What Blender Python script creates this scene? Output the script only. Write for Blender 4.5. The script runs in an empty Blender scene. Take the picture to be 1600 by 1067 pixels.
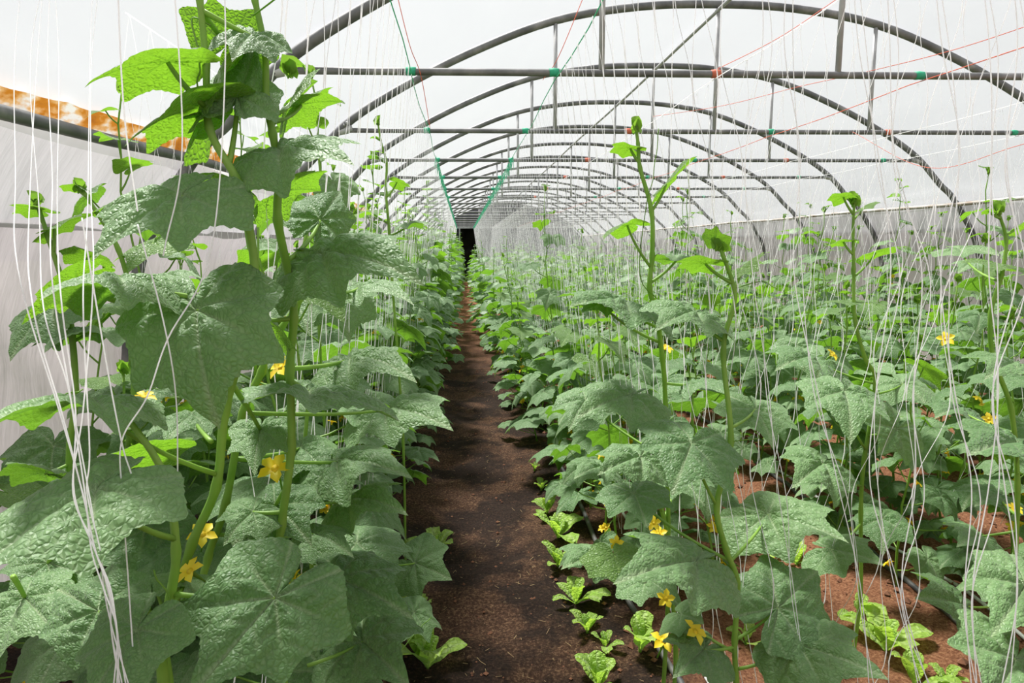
import bpy, math, random
import numpy as np
from mathutils import Vector, Matrix
R_ = random.Random(7)
rng = np.random.default_rng(11)
PI = math.pi
sc = bpy.context.scene
C = sc.collection

# ------------------------------------------------------------------ camera
CZ = 1.40
FPX, PITCH, YAW, CX, ROLL = 1049.7, 0.1407, 0.0553, 782.4, 0.0058
Fv = np.array([math.sin(YAW)*math.cos(PITCH), math.cos(YAW)*math.cos(PITCH), -math.sin(PITCH)])
Rv = np.array([math.cos(YAW), -math.sin(YAW), 0.0])
Uv = np.cross(Rv, Fv)
def at(px, py, Y):
    """photograph pixel and distance along the tunnel -> point in the place"""
    a, b = px-CX, -(py-533.5)
    a, b = a*math.cos(ROLL)+b*math.sin(ROLL), -a*math.sin(ROLL)+b*math.cos(ROLL)
    v = Fv*FPX + Rv*a + Uv*b
    v = v*(Y/v[1])
    return Vector((v[0], v[1], v[2]+CZ))
cam = bpy.data.objects.new('camera', bpy.data.cameras.new('camera'))
C.objects.link(cam)
cr, sr = math.cos(ROLL), math.sin(ROLL)
R2 = Rv*cr + Uv*sr*1.0
# image is rolled so that points turn counter-clockwise by ROLL
R2 = Rv*cr - Uv*sr
U2 = Rv*sr + Uv*cr
m = Matrix(((R2[0], U2[0], -Fv[0], 0), (R2[1], U2[1], -Fv[1], 0), (R2[2], U2[2], -Fv[2], CZ), (0, 0, 0, 1)))
cam.matrix_world = m
cam.data.sensor_width = 36
cam.data.lens = FPX*36/1600
cam.data.shift_x = (800-CX)/1600
cam.data.clip_start = 0.05
sc.camera = cam

# ------------------------------------------------------------------ light
w = bpy.data.worlds.new('sky'); sc.world = w; w.use_nodes = True
wn = w.node_tree.nodes; wl = w.node_tree.links
bg = wn['Background']
tc = wn.new('ShaderNodeTexCoord'); sep = wn.new('ShaderNodeSeparateXYZ'); mr = wn.new('ShaderNodeValToRGB')
wl.new(tc.outputs['Generated'], sep.inputs[0]); wl.new(sep.outputs['Z'], mr.inputs[0])
mr.color_ramp.elements[0].position = 0.0; mr.color_ramp.elements[0].color = (0.93, 0.94, 0.96, 1)
mr.color_ramp.elements[1].position = 0.6; mr.color_ramp.elements[1].color = (0.86, 0.91, 1.0, 1)
wl.new(mr.outputs[0], bg.inputs[0]); bg.inputs[1].default_value = 0.78
sun = bpy.data.objects.new('sun', bpy.data.lights.new('sun', 'SUN')); C.objects.link(sun)
sun.data.energy = 14.0; sun.data.angle = math.radians(11); sun.data.color = (1.0, 0.98, 0.94)
sun.rotation_euler = Vector((0.30, -0.42, -1.0)).to_track_quat('-Z', 'Y').to_euler()
sc.view_settings.view_transform = 'Standard'; sc.view_settings.look = 'None'
sc.view_settings.gamma = 1.0; sc.view_settings.use_curve_mapping = False
sc.view_settings.exposure = 0.0
cy = sc.cycles
cy.max_bounces = 8; cy.diffuse_bounces = 4; cy.glossy_bounces = 2; cy.transmission_bounces = 5
cy.transparent_max_bounces = 12; cy.caustics_reflective = False; cy.caustics_refractive = False

# ------------------------------------------------------------------ materials
def mat(name):
    m = bpy.data.materials.new(name); m.use_nodes = True
    nt = m.node_tree; nt.nodes.clear()
    out = nt.nodes.new('ShaderNodeOutputMaterial')
    return m, nt.nodes, nt.links, out
def noise_ramp(n, l, scale, cols, coord='Object', detail=4, vec_scale=None):
    tc = n.new('ShaderNodeTexCoord'); nz = n.new('ShaderNodeTexNoise'); rp = n.new('ShaderNodeValToRGB')
    nz.inputs['Scale'].default_value = scale; nz.inputs['Detail'].default_value = detail
    if vec_scale:
        mp = n.new('ShaderNodeMapping'); mp.inputs['Scale'].default_value = vec_scale
        l.new(tc.outputs[coord], mp.inputs[0]); l.new(mp.outputs[0], nz.inputs[0])
    else:
        l.new(tc.outputs[coord], nz.inputs[0])
    l.new(nz.outputs['Fac'], rp.inputs[0])
    e = rp.color_ramp.elements
    while len(e) < len(cols): e.new(0.5)
    for k, (p, c) in enumerate(cols): e[k].position = p; e[k].color = (*c, 1)
    return rp.outputs[0], nz.outputs['Fac']
def simple(name, cols, rough=0.6, scale=8, metal=0, bump=0, trans=None, vec_scale=None):
    m, n, l, out = mat(name)
    c, f = noise_ramp(n, l, scale, cols, vec_scale=vec_scale)
    p = n.new('ShaderNodeBsdfPrincipled')
    l.new(c, p.inputs['Base Color']); p.inputs['Roughness'].default_value = rough; p.inputs['Metallic'].default_value = metal
    if bump:
        b = n.new('ShaderNodeBump'); b.inputs['Strength'].default_value = bump; b.inputs['Distance'].default_value = 0.01
        l.new(f, b.inputs['Height']); l.new(b.outputs[0], p.inputs['Normal'])
    s = p.outputs[0]
    if trans:
        t = n.new('ShaderNodeBsdfTranslucent'); t.inputs[0].default_value = (*trans[1], 1)
        mx = n.new('ShaderNodeMixShader'); mx.inputs[0].default_value = trans[0]
        l.new(s, mx.inputs[1]); l.new(t.outputs[0], mx.inputs[2]); s = mx.outputs[0]
    l.new(s, out.inputs[0])
    return m

def film_mat(name, col, trans_col, f_trans, f_clear, scale=1.2, vec=(1, 1, 1), bump=0.25):
    """milky plastic sheet: part diffuse, part translucent, a little clear"""
    m, n, l, out = mat(name)
    c, f = noise_ramp(n, l, scale, [(0.3, tuple(x*0.93 for x in col)), (0.7, col)], vec_scale=vec)
    d = n.new('ShaderNodeBsdfDiffuse'); l.new(c, d.inputs[0])
    t = n.new('ShaderNodeBsdfTranslucent'); t.inputs[0].default_value = (*trans_col, 1)
    mul = n.new('ShaderNodeMix'); mul.data_type = 'RGBA'; mul.blend_type = 'MULTIPLY'; mul.inputs[0].default_value = 1.0
    l.new(c, mul.inputs[6]); mul.inputs[7].default_value = (*trans_col, 1); l.new(mul.outputs[2], t.inputs[0])
    b = n.new('ShaderNodeBump'); b.inputs['Strength'].default_value = bump; b.inputs['Distance'].default_value = 0.05
    l.new(f, b.inputs['Height']); l.new(b.outputs[0], d.inputs['Normal']); l.new(b.outputs[0], t.inputs['Normal'])
    m1 = n.new('ShaderNodeMixShader'); m1.inputs[0].default_value = f_trans
    l.new(d.outputs[0], m1.inputs[1]); l.new(t.outputs[0], m1.inputs[2])
    tr = n.new('ShaderNodeBsdfTransparent'); tr.inputs[0].default_value = (1, 1, 1, 1)
    m2 = n.new('ShaderNodeMixShader'); m2.inputs[0].default_value = f_clear
    l.new(m1.outputs[0], m2.inputs[1]); l.new(tr.outputs[0], m2.inputs[2])
    l.new(m2.outputs[0], out.inputs[0])
    return m
M = {}
M['film'] = film_mat('roof_film', (0.90, 0.90, 0.92), (0.95, 0.95, 0.96), 0.27, 0.60, 1.6, (1, 0.25, 1))
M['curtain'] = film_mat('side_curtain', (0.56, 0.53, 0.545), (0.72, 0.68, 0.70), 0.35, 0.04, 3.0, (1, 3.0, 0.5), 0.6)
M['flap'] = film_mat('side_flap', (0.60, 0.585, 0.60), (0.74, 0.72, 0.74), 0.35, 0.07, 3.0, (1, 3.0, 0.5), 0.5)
M['net_wall'] = film_mat('shade_mesh', (0.09, 0.09, 0.10), (0.15, 0.15, 0.17), 0.5, 0.05, 6.0, (1, 1, 1), 0.1)
M['steel'] = simple('galvanised_steel', [(0.3, (0.10, 0.10, 0.105)), (0.55, (0.19, 0.19, 0.19)), (0.75, (0.34, 0.33, 0.33))], 0.55, 9, 0.25, 0.1)
M['pale_steel'] = simple('pale_steel', [(0.3, (0.30, 0.30, 0.31)), (0.7, (0.5, 0.5, 0.5))], 0.5, 9, 0.2, 0.1)
M['rail_wood'] = simple('weathered_rail', [(0.3, (0.30, 0.23, 0.18)), (0.5, (0.45, 0.40, 0.36)), (0.7, (0.62, 0.60, 0.58))], 0.8, 12, 0, 0.2, vec_scale=(1, 0.4, 1))
M['stem'] = simple('vine_stem', [(0.3, (0.16, 0.32, 0.035)), (0.7, (0.31, 0.50, 0.09))], 0.5, 14, 0, 0.15, (0.3, (0.35, 0.62, 0.08)))
M['bud'] = simple('young_shoot', [(0.3, (0.13, 0.27, 0.03)), (0.7, (0.22, 0.38, 0.05))], 0.5, 30, 0, 0.1, (0.45, (0.26, 0.50, 0.04)))
M['petal'] = simple('yellow_petal', [(0.3, (0.90, 0.62, 0.01)), (0.7, (0.98, 0.80, 0.05))], 0.5, 40, 0, 0, (0.35, (0.95, 0.68, 0.03)))
M['twine'] = simple('white_twine', [(0.3, (0.90, 0.89, 0.90)), (0.7, (0.97, 0.96, 0.96))], 0.6, 30, 0, 0, (0.6, (1, 1, 1)))
M['green_twine'] = simple('green_twine', [(0.3, (0.03, 0.42, 0.22)), (0.7, (0.07, 0.60, 0.36))], 0.6, 20, 0, 0, (0.3, (0.1, 0.7, 0.4)))
M['red_twine'] = simple('red_twine', [(0.3, (0.75, 0.12, 0.06)), (0.7, (0.85, 0.25, 0.15))], 0.6, 20, 0, 0, (0.3, (0.9, 0.3, 0.2)))
M['hose'] = simple('black_hose', [(0.3, (0.035, 0.035, 0.04)), (0.7, (0.10, 0.095, 0.09))], 0.5, 12)
M['pvc'] = simple('grey_pvc', [(0.3, (0.45, 0.44, 0.43)), (0.7, (0.7, 0.7, 0.7))], 0.4, 12)
M['straw'] = simple('dry_straw', [(0.3, (0.30, 0.19, 0.09)), (0.7, (0.52, 0.38, 0.2))], 0.9, 20)
M['clod'] = simple('soil_clod', [(0.3, (0.10, 0.04, 0.022)), (0.7, (0.22, 0.095, 0.05))], 0.95, 25, 0, 0.5)
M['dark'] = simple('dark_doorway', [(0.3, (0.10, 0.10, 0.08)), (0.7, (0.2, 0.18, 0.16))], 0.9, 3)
M['grass_out'] = simple('outside_ground', [(0.3, (0.16, 0.17, 0.10)), (0.7, (0.3, 0.28, 0.2))], 0.9, 2)

def leaf_mat(name, top_a, top_b, vein_c, under, glow, rough, spec, bump, tr_fac, vor=15.0):
    m, n, l, out = mat(name)
    uv = n.new('ShaderNodeUVMap'); oi = n.new('ShaderNodeObjectInfo')
    at_ = n.new('ShaderNodeAttribute'); at_.attribute_name = 'vein'
    tco = n.new('ShaderNodeTexCoord')
    nz = n.new('ShaderNodeTexNoise'); nz.inputs['Scale'].default_value = 2.2; nz.inputs['Detail'].default_value = 3
    l.new(tco.outputs['Object'], nz.inputs[0])
    add = n.new('ShaderNodeMath'); add.operation = 'MULTIPLY_ADD'; add.inputs[1].default_value = 0.55; 
    l.new(nz.outputs['Fac'], add.inputs[0])
    m2 = n.new('ShaderNodeMath'); m2.operation = 'MULTIPLY'; m2.inputs[1].default_value = 0.55; l.new(oi.outputs['Random'], m2.inputs[0])
    l.new(m2.outputs[0], add.inputs[2])
    mx = n.new('ShaderNodeMix'); mx.data_type = 'RGBA'; mx.inputs[6].default_value = (*top_a, 1); mx.inputs[7].default_value = (*top_b, 1)
    l.new(add.outputs[0], mx.inputs[0])
    mv = n.new('ShaderNodeMix'); mv.data_type = 'RGBA'; l.new(mx.outputs[2], mv.inputs[6]); mv.inputs[7].default_value = (*vein_c, 1)
    ml = n.new('ShaderNodeMath'); ml.operation = 'MULTIPLY'; ml.inputs[1].default_value = 0.85
    l.new(at_.outputs['Fac'], ml.inputs[0]); l.new(ml.outputs[0], mv.inputs[0])
    geo = n.new('ShaderNodeNewGeometry')
    mu = n.new('ShaderNodeMix'); mu.data_type = 'RGBA'; l.new(geo.outputs['Backfacing'], mu.inputs[0])
    l.new(mv.outputs[2], mu.inputs[6]); mu.inputs[7].default_value = (*under, 1)
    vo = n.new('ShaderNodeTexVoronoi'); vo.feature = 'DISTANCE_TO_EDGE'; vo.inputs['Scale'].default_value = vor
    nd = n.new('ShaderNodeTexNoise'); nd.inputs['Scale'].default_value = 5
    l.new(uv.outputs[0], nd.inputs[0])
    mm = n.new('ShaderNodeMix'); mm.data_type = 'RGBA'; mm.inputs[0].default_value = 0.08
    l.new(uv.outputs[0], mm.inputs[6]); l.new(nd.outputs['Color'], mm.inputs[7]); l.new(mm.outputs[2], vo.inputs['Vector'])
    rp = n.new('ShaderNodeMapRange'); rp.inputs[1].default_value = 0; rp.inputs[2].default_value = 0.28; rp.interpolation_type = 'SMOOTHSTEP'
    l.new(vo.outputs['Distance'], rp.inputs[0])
    dk = n.new('ShaderNodeMix'); dk.data_type = 'RGBA'; dk.blend_type = 'MULTIPLY'; l.new(mv.outputs[2], dk.inputs[6]); dk.inputs[7].default_value = (0.62, 0.68, 0.62, 1)  # crease shading between the vein cells, multiplied into the top-side colour
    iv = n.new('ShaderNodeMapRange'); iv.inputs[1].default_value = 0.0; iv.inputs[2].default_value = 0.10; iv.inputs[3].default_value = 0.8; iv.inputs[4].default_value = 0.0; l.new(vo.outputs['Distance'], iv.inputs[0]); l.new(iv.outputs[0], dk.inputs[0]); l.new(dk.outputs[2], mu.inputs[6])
    b = n.new('ShaderNodeBump'); b.inputs['Strength'].default_value = bump; b.inputs['Distance'].default_value = 0.007
    l.new(rp.outputs[0], b.inputs['Height'])
    p = n.new('ShaderNodeBsdfPrincipled'); l.new(mu.outputs[2], p.inputs['Base Color'])
    p.inputs['Roughness'].default_value = rough; p.inputs['Specular IOR Level'].default_value = spec
    p.inputs['Sheen Weight'].default_value = 0.2; p.inputs['Sheen Roughness'].default_value = 0.5
    l.new(b.outputs[0], p.inputs['Normal'])
    t = n.new('ShaderNodeBsdfTranslucent'); l.new(b.outputs[0], t.inputs['Normal'])
    mg = n.new('ShaderNodeMix'); mg.data_type = 'RGBA'; mg.inputs[6].default_value = (*glow, 1); mg.inputs[7].default_value = (glow[0]*0.55, glow[1]*0.62, glow[2]*0.6, 1)
    l.new(ml.outputs[0], mg.inputs[0]); l.new(mg.outputs[2], t.inputs[0])
    ms = n.new('ShaderNodeMixShader'); ms.inputs[0].default_value = tr_fac
    l.new(p.outputs[0], ms.inputs[1]); l.new(t.outputs[0], ms.inputs[2]); l.new(ms.outputs[0], out.inputs[0])
    return m
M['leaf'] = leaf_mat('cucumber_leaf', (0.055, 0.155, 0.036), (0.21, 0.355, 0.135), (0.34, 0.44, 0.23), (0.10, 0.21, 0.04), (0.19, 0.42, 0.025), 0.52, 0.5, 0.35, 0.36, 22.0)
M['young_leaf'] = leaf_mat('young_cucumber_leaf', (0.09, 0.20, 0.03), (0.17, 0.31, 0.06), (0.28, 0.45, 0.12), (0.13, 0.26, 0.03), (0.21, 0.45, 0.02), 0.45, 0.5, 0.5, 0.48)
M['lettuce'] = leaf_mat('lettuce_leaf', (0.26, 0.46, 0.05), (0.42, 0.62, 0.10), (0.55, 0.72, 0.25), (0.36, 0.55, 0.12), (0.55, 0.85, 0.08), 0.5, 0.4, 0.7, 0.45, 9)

def soil_mat():
    m, n, l, out = mat('soil')
    tc = n.new('ShaderNodeTexCoord'); sp = n.new('ShaderNodeSeparateXYZ'); l.new(tc.outputs['Object'], sp.inputs[0])
    def noise(s, d=6, vec=None, rough=0.6):
        z = n.new('ShaderNodeTexNoise'); z.inputs['Scale'].default_value = s; z.inputs['Detail'].default_value = d; z.inputs['Roughness'].default_value = rough
        if vec:
            mp = n.new('ShaderNodeMapping'); mp.inputs['Scale'].default_value = vec; l.new(tc.outputs['Object'], mp.inputs[0]); l.new(mp.outputs[0], z.inputs[0])
        else: l.new(tc.outputs['Object'], z.inputs[0])
        return z.outputs['Fac']
    def ramp(f, cols):
        r = n.new('ShaderNodeValToRGB'); e = r.color_ramp.elements
        while len(e) < len(cols): e.new(0.5)
        for k, (p, c) in enumerate(cols): e[k].position = p; e[k].color = (*c, 1)
        l.new(f, r.inputs[0]); return r.outputs[0]
    fine = noise(90, 8, None, 0.8)
    big = noise(2.3, 5)
    red = ramp(fine, [(0.35, (0.085, 0.032, 0.018)), (0.5, (0.25, 0.105, 0.055)), (0.66, (0.46, 0.25, 0.14))])
    brown = ramp(fine, [(0.36, (0.020, 0.010, 0.007)), (0.51, (0.075, 0.038, 0.023)), (0.62, (0.22, 0.13, 0.075)), (0.75, (0.42, 0.29, 0.18))])
    wet = ramp(fine, [(0.36, (0.010, 0.007, 0.006)), (0.55, (0.030, 0.017, 0.012)), (0.7, (0.12, 0.075, 0.05))])
    # footpath brown between the beds, reddish soil further right
    wob = n.new('ShaderNodeMath'); wob.operation = 'MULTIPLY_ADD'; wob.inputs[1].default_value = 0.5; l.new(noise(3, 3), wob.inputs[0]); l.new(sp.outputs['X'], wob.inputs[2])
    mr = n.new('ShaderNodeMapRange'); mr.inputs[1].default_value = 0.85; mr.inputs[2].default_value = 1.15; l.new(wob.outputs[0], mr.inputs[0])
    a = n.new('ShaderNodeMix'); a.data_type = 'RGBA'; l.new(ramp(big, [(0.44, (0, 0, 0)), (0.54, (1, 1, 1))]), a.inputs[0]); l.new(brown, a.inputs[6]); l.new(wet, a.inputs[7])
    far = n.new('ShaderNodeMapRange'); far.inputs[1].default_value = 7; far.inputs[2].default_value = 14; l.new(sp.outputs['Y'], far.inputs[0])
    mxm = n.new('ShaderNodeMath'); mxm.operation = 'MAXIMUM'; l.new(mr.outputs[0], mxm.inputs[0]); l.new(far.outputs[0], mxm.inputs[1])
    c = n.new('ShaderNodeMix'); c.data_type = 'RGBA'; l.new(mxm.outputs[0], c.inputs[0]); l.new(a.outputs[2], c.inputs[6]); l.new(red, c.inputs[7])
    p = n.new('ShaderNodeBsdfPrincipled'); p.inputs['Roughness'].default_value = 0.95; p.inputs['Specular IOR Level'].default_value = 0.15
    l.new(c.outputs[2], p.inputs['Base Color'])
    b1 = n.new('ShaderNodeBump'); b1.inputs['Strength'].default_value = 1.0; b1.inputs['Distance'].default_value = 0.012; l.new(fine, b1.inputs['Height'])
    b2 = n.new('ShaderNodeBump'); b2.inputs['Strength'].default_value = 0.7; b2.inputs['Distance'].default_value = 0.02; l.new(noise(24, 8), b2.inputs['Height']); l.new(b1.outputs[0], b2.inputs['Normal'])
    l.new(b2.outputs[0], p.inputs['Normal']); l.new(p.outputs[0], out.inputs[0])
    return m
M['soil'] = soil_mat()
def stained_mat():
    m, n, l, out = mat('stained_film')
    c, f = noise_ramp(n, l, 11, [(0.40, (0.88, 0.86, 0.84)), (0.48, (0.80, 0.48, 0.20)), (0.56, (0.62, 0.24, 0.03)), (0.8, (0.35, 0.12, 0.03))], vec_scale=(1, 0.8, 2))
    d = n.new('ShaderNodeBsdfDiffuse'); l.new(c, d.inputs[0]); t = n.new('ShaderNodeBsdfTranslucent'); l.new(c, t.inputs[0])
    x = n.new('ShaderNodeMixShader'); x.inputs[0].default_value = 0.25; l.new(d.outputs[0], x.inputs[1]); l.new(t.outputs[0], x.inputs[2]); l.new(x.outputs[0], out.inputs[0])
    return m
M['stained'] = stained_mat()

# ------------------------------------------------------------------ helpers
class MB:
    def __init__(s): s.v = []; s.f = []; s.n = 0
    def add(s, v, f):
        v = np.asarray(v, float).reshape(-1, 3); s.v.append(v)
        s.f += [tuple(i+s.n for i in q) for q in f]; s.n += len(v)
    def tube(s, pts, r, sides=6, cap=True):
        v, f = tube_geo(pts, r, sides, cap); s.add(v, f)
    def box(s, lo, hi):
        x0, y0, z0 = lo; x1, y1, z1 = hi
        s.add([(x0,y0,z0),(x1,y0,z0),(x1,y1,z0),(x0,y1,z0),(x0,y0,z1),(x1,y0,z1),(x1,y1,z1),(x0,y1,z1)],
              [(3,2,1,0),(4,5,6,7),(0,1,5,4),(1,2,6,5),(2,3,7,6),(3,0,4,7)])
    def mesh(s, name, m, smooth=True):
        me = bpy.data.meshes.new(name)
        me.from_pydata(np.vstack(s.v).tolist(), [], s.f); me.materials.append(m)
        if smooth: me.polygons.foreach_set('use_smooth', [True]*len(me.polygons))
        return me
    def build(s, name, m, parent=None, smooth=True):
        return link(name, s.mesh(name, m, smooth), parent)
def link(name, me, parent=None, mw=None):
    o = bpy.data.objects.new(name, me); C.objects.link(o)
    if parent is not None: o.parent = parent
    if mw is not None: o.matrix_local = mw
    return o
def tag(o, label=None, cat=None, group=None, kind=None):
    for k, v in (('label', label), ('category', cat), ('group', group), ('kind', kind)):
        if v: o[k] = v
    return o
def empty(name, loc=(0, 0, 0), rz=0):
    o = bpy.data.objects.new(name, None); C.objects.link(o); o.location = loc; o.rotation_euler = (0, 0, rz)
    o.empty_display_size = 0.05
    return o
def tube_geo(pts, r, sides=6, cap=True):
    P = np.array([tuple(p) for p in pts], float); n = len(P)
    rad = np.full(n, r, float) if np.isscalar(r) else np.array(r, float)
    T = np.gradient(P, axis=0); T /= np.maximum(np.linalg.norm(T, axis=1)[:, None], 1e-9)
    ref = np.array([1.0, 0, 0]) if abs(T[0][0]) < 0.8 else np.array([0, 1.0, 0])
    A = np.cross(T, ref); bad = np.linalg.norm(A, axis=1) < 0.2
    if bad.any():   # parallel transport for tubes that turn
        a = A[0]/np.linalg.norm(A[0]); A = []
        for t in T:
            a = a - t*(a@t); a /= np.linalg.norm(a); A.append(a)
        A = np.array(A)
    A /= np.linalg.norm(A, axis=1)[:, None]; B = np.cross(T, A)
    an = np.arange(sides)*2*PI/sides
    V = P[:, None, :] + rad[:, None, None]*(np.cos(an)[None, :, None]*A[:, None, :] + np.sin(an)[None, :, None]*B[:, None, :])
    f = [(i*sides+k, i*sides+(k+1) % sides, (i+1)*sides+(k+1) % sides, (i+1)*sides+k) for i in range(n-1) for k in range(sides)]
    if cap and sides > 2: f += [tuple(range(sides))[::-1], tuple((n-1)*sides+k for k in range(sides))]
    return V.reshape(-1, 3), f
def spline(pts, k=6):
    """Catmull-Rom through points"""
    P = [Vector(p) for p in pts]; P = [P[0]*2-P[1]] + P + [P[-1]*2-P[-2]]; out = []
    for i in range(1, len(P)-2):
        for j in range(k):
            t = j/k; a, b, c, d = P[i-1], P[i], P[i+1], P[i+2]
            out.append(0.5*((2*b) + (c-a)*t + (2*a-5*b+4*c-d)*t*t + (3*b-a-3*c+d)*t*t*t))
    out.append(P[-2]); return out
def vnoise(x, y, seed=0):
    x = np.asarray(x, float); y = np.asarray(y, float)
    xi = np.floor(x).astype(int); yi = np.floor(y).astype(int); fx = x-xi; fy = y-yi
    def h(a, b): 
        v = np.sin(a*127.1+b*311.7+seed*74.7)*43758.5453
        return v-np.floor(v)
    fx = fx*fx*(3-2*fx); fy = fy*fy*(3-2*fy)
    return (h(xi,yi)*(1-fx)+h(xi+1,yi)*fx)*(1-fy) + (h(xi,yi+1)*(1-fx)+h(xi+1,yi+1)*fx)*fy
def grid_mesh(name, X, Y, Z, m):
    a, b = X.shape; V = np.stack([X, Y, Z], -1).reshape(-1, 3)
    i = np.arange(a*b).reshape(a, b)
    F = np.stack([i[:-1,:-1], i[1:,:-1], i[1:,1:], i[:-1,1:]], -1).reshape(-1, 4)
    me = bpy.data.meshes.new(name); me.from_pydata(V.tolist(), [], F.tolist()); me.materials.append(m)
    me.polygons.foreach_set('use_smooth', [True]*len(me.polygons))
    return me

# ------------------------------------------------------------------ the tunnel
XC = 1.80; S = 1.6; D0 = 3.259; HB = 0.80+CZ; NA = 16
prof = [(-3.45, -1.42), (-3.43, -0.75), (-3.31, -0.06), (-3.03, 0.41), (-2.86, 0.575), (-2.60, 0.835), (-2.25, 1.06), (-1.74, 1.315), (-1.15, 1.535), (-0.55, 1.635), (0, 1.657)]
prof = prof + [(-x, z) for x, z in prof[-2::-1]]
PR = [(p[0], p[2]) for p in spline([(x, 0, z+CZ) for x, z in prof], 5)]
YB, YE = -3.2, D0+15.4*S
def ground_z(x, y):
    x = np.asarray(x, float); y = np.asarray(y, float)
    bed = np.zeros_like(x)
    for c, wd in ((-0.65, 0.40), (0.80, 0.32), (1.95, 0.36), (3.15, 0.4), (4.35, 0.4)):
        bed = np.maximum(bed, 0.05*np.clip(1.25-np.abs(x-c)/wd, 0, 1)**0.7)
    n = 0.035*(vnoise(x*3.1, y*3.1, 1)-0.5) + 0.022*(vnoise(x*9, y*9, 2)-0.5) + 0.012*(vnoise(x*26, y*26, 3)-0.5)
    return bed + n
def gz(x, y): return float(ground_z(np.array([x]), np.array([y]))[0])
ys = np.concatenate([np.linspace(-3.2, 1.2, 12)[:-1], 1.2+ (26.9)*(np.linspace(0, 1, 300)**1.9)])
xs = np.linspace(-1.75, 5.35, 230)
GX, GY = np.meshgrid(xs, ys, indexing='ij')
tag(link('floor', grid_mesh('floor', GX, GY, ground_z(GX, GY), M['soil'])), kind='structure')
b = MB(); b.box((-60, -40, -0.35), (60, 90, -0.12))
tag(b.build('ground_outside', M['grass_out'], smooth=False), kind='structure')
# roof film from rail to rail
RZ = 0.395+CZ
roof = [(x, z) for x, z in PR if z > RZ-0.06]
yy = np.arange(YB, YE+0.05, 0.2)
k = np.linspace(0, 1, len(roof))
RXs = np.array([p[0] for p in roof]); RZs = np.array([p[1] for p in roof])
off = 0.035
A, Yg = np.meshgrid(np.arange(len(roof)), yy, indexing='ij')
ph = (Yg-D0)/S
bulge = -0.03*np.sin(PI*(ph-np.floor(ph))) + 0.012*(vnoise(A*0.9, Yg*1.4, 5)-0.5)
X_ = XC + RXs[A]*(1+off/3) + RXs[A]/3*bulge; Z_ = RZs[A] + off*0.8 + bulge
tag(link('ceiling', grid_mesh('ceiling', X_, Yg, Z_, M['film'])), kind='structure')
# side curtains below the rails: a pale flap lapping over a greyer sheet
def curtain(sd, z0, z1, m, name, inset=0.0):
    zs = np.linspace(z0, z1, 22); yy = np.arange(YB, YE+0.01, 0.07)
    pz = np.array([p[1] for p in PR[:len(PR)//2]]); px = np.array([p[0] for p in PR[:len(PR)//2]])
    Zg, Yg = np.meshgrid(zs, yy, indexing='ij')
    xr = np.interp(Zg, pz, px)
    fold = 0.04*(vnoise(Yg*2.2+Zg*2.4, Zg*0.6, 8)-0.5) + 0.045*(vnoise(Yg*5+Zg*6, Zg*0.8, 9)-0.5)
    fold = fold*np.clip((z1-Zg)*4+0.25, 0.2, 1)
    X = XC + sd*(-(xr)+0.045-inset+fold)
    return tag(link(name, grid_mesh(name, X, Yg, Zg, m)), kind='structure')
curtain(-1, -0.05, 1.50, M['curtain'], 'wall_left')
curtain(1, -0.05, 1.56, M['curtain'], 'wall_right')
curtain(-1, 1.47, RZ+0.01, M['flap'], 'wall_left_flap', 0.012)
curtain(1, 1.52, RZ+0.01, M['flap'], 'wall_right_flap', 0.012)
# end walls
def end_wall(y, name, m, hole=None):
    b = MB(); n = len(PR)
    top = [(XC+x*1.01, z+0.02) for x, z in PR]
    if hole:
        x0, x1, zt = hole
        left = [p for p in top if p[0] < x0]; mid = [p for p in top if x0 <= p[0] <= x1]; right = [p for p in top if p[0] > x1]
        zi = lambda x: np.interp(x, [p[0] for p in top], [p[1] for p in top])
        polys = [left+[(x0, zi(x0)), (x0, -0.05)], [(x1, -0.05), (x1, zi(x1))]+right, [(x0, zt), (x0, zi(x0))]+mid+[(x1, zi(x1)), (x1, zt)]]
    else: polys = [top]
    for P in polys: b.add([(x, y, z) for x, z in P], [tuple(range(len(P)))])
    return tag(b.build(name, m, smooth=False), kind='structure')
dl = at(719, 357, YE); dr = at(747, 357, YE)
end_wall(YE, 'wall_back', M['net_wall'], (dl.x, dr.x, dl.z))
end_wall(YB, 'wall_front', M['film'])
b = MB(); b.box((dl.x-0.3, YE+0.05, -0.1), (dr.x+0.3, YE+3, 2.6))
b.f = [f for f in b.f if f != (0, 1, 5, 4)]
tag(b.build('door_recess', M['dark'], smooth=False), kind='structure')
b = MB(); b.box((XC-3.3, YE-0.06, dl.z), (XC+3.3, YE-0.01, dl.z+0.07)); b.box((dl.x-0.05, YE-0.06, 0), (dl.x, YE-0.01, dl.z)); b.box((dr.x, YE-0.06, 0), (dr.x+0.05, YE-0.01, dl.z))
tag(b.build('door_1_frame', M['pale_steel'], smooth=False), kind='structure')

ORD = ['first', 'second', 'third', 'fourth', 'fifth', 'sixth', 'seventh', 'eighth', 'ninth', 'tenth', 'eleventh', 'twelfth', 'thirteenth', 'fourteenth', 'fifteenth', 'sixteenth', 'seventeenth', 'eighteenth', 'nineteenth', 'twentieth', 'twenty-first', 'twenty-second', 'twenty-third', 'twenty-fourth', 'twenty-fifth', 'twenty-sixth', 'twenty-seventh', 'twenty-eighth', 'twenty-ninth', 'thirtieth']
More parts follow.
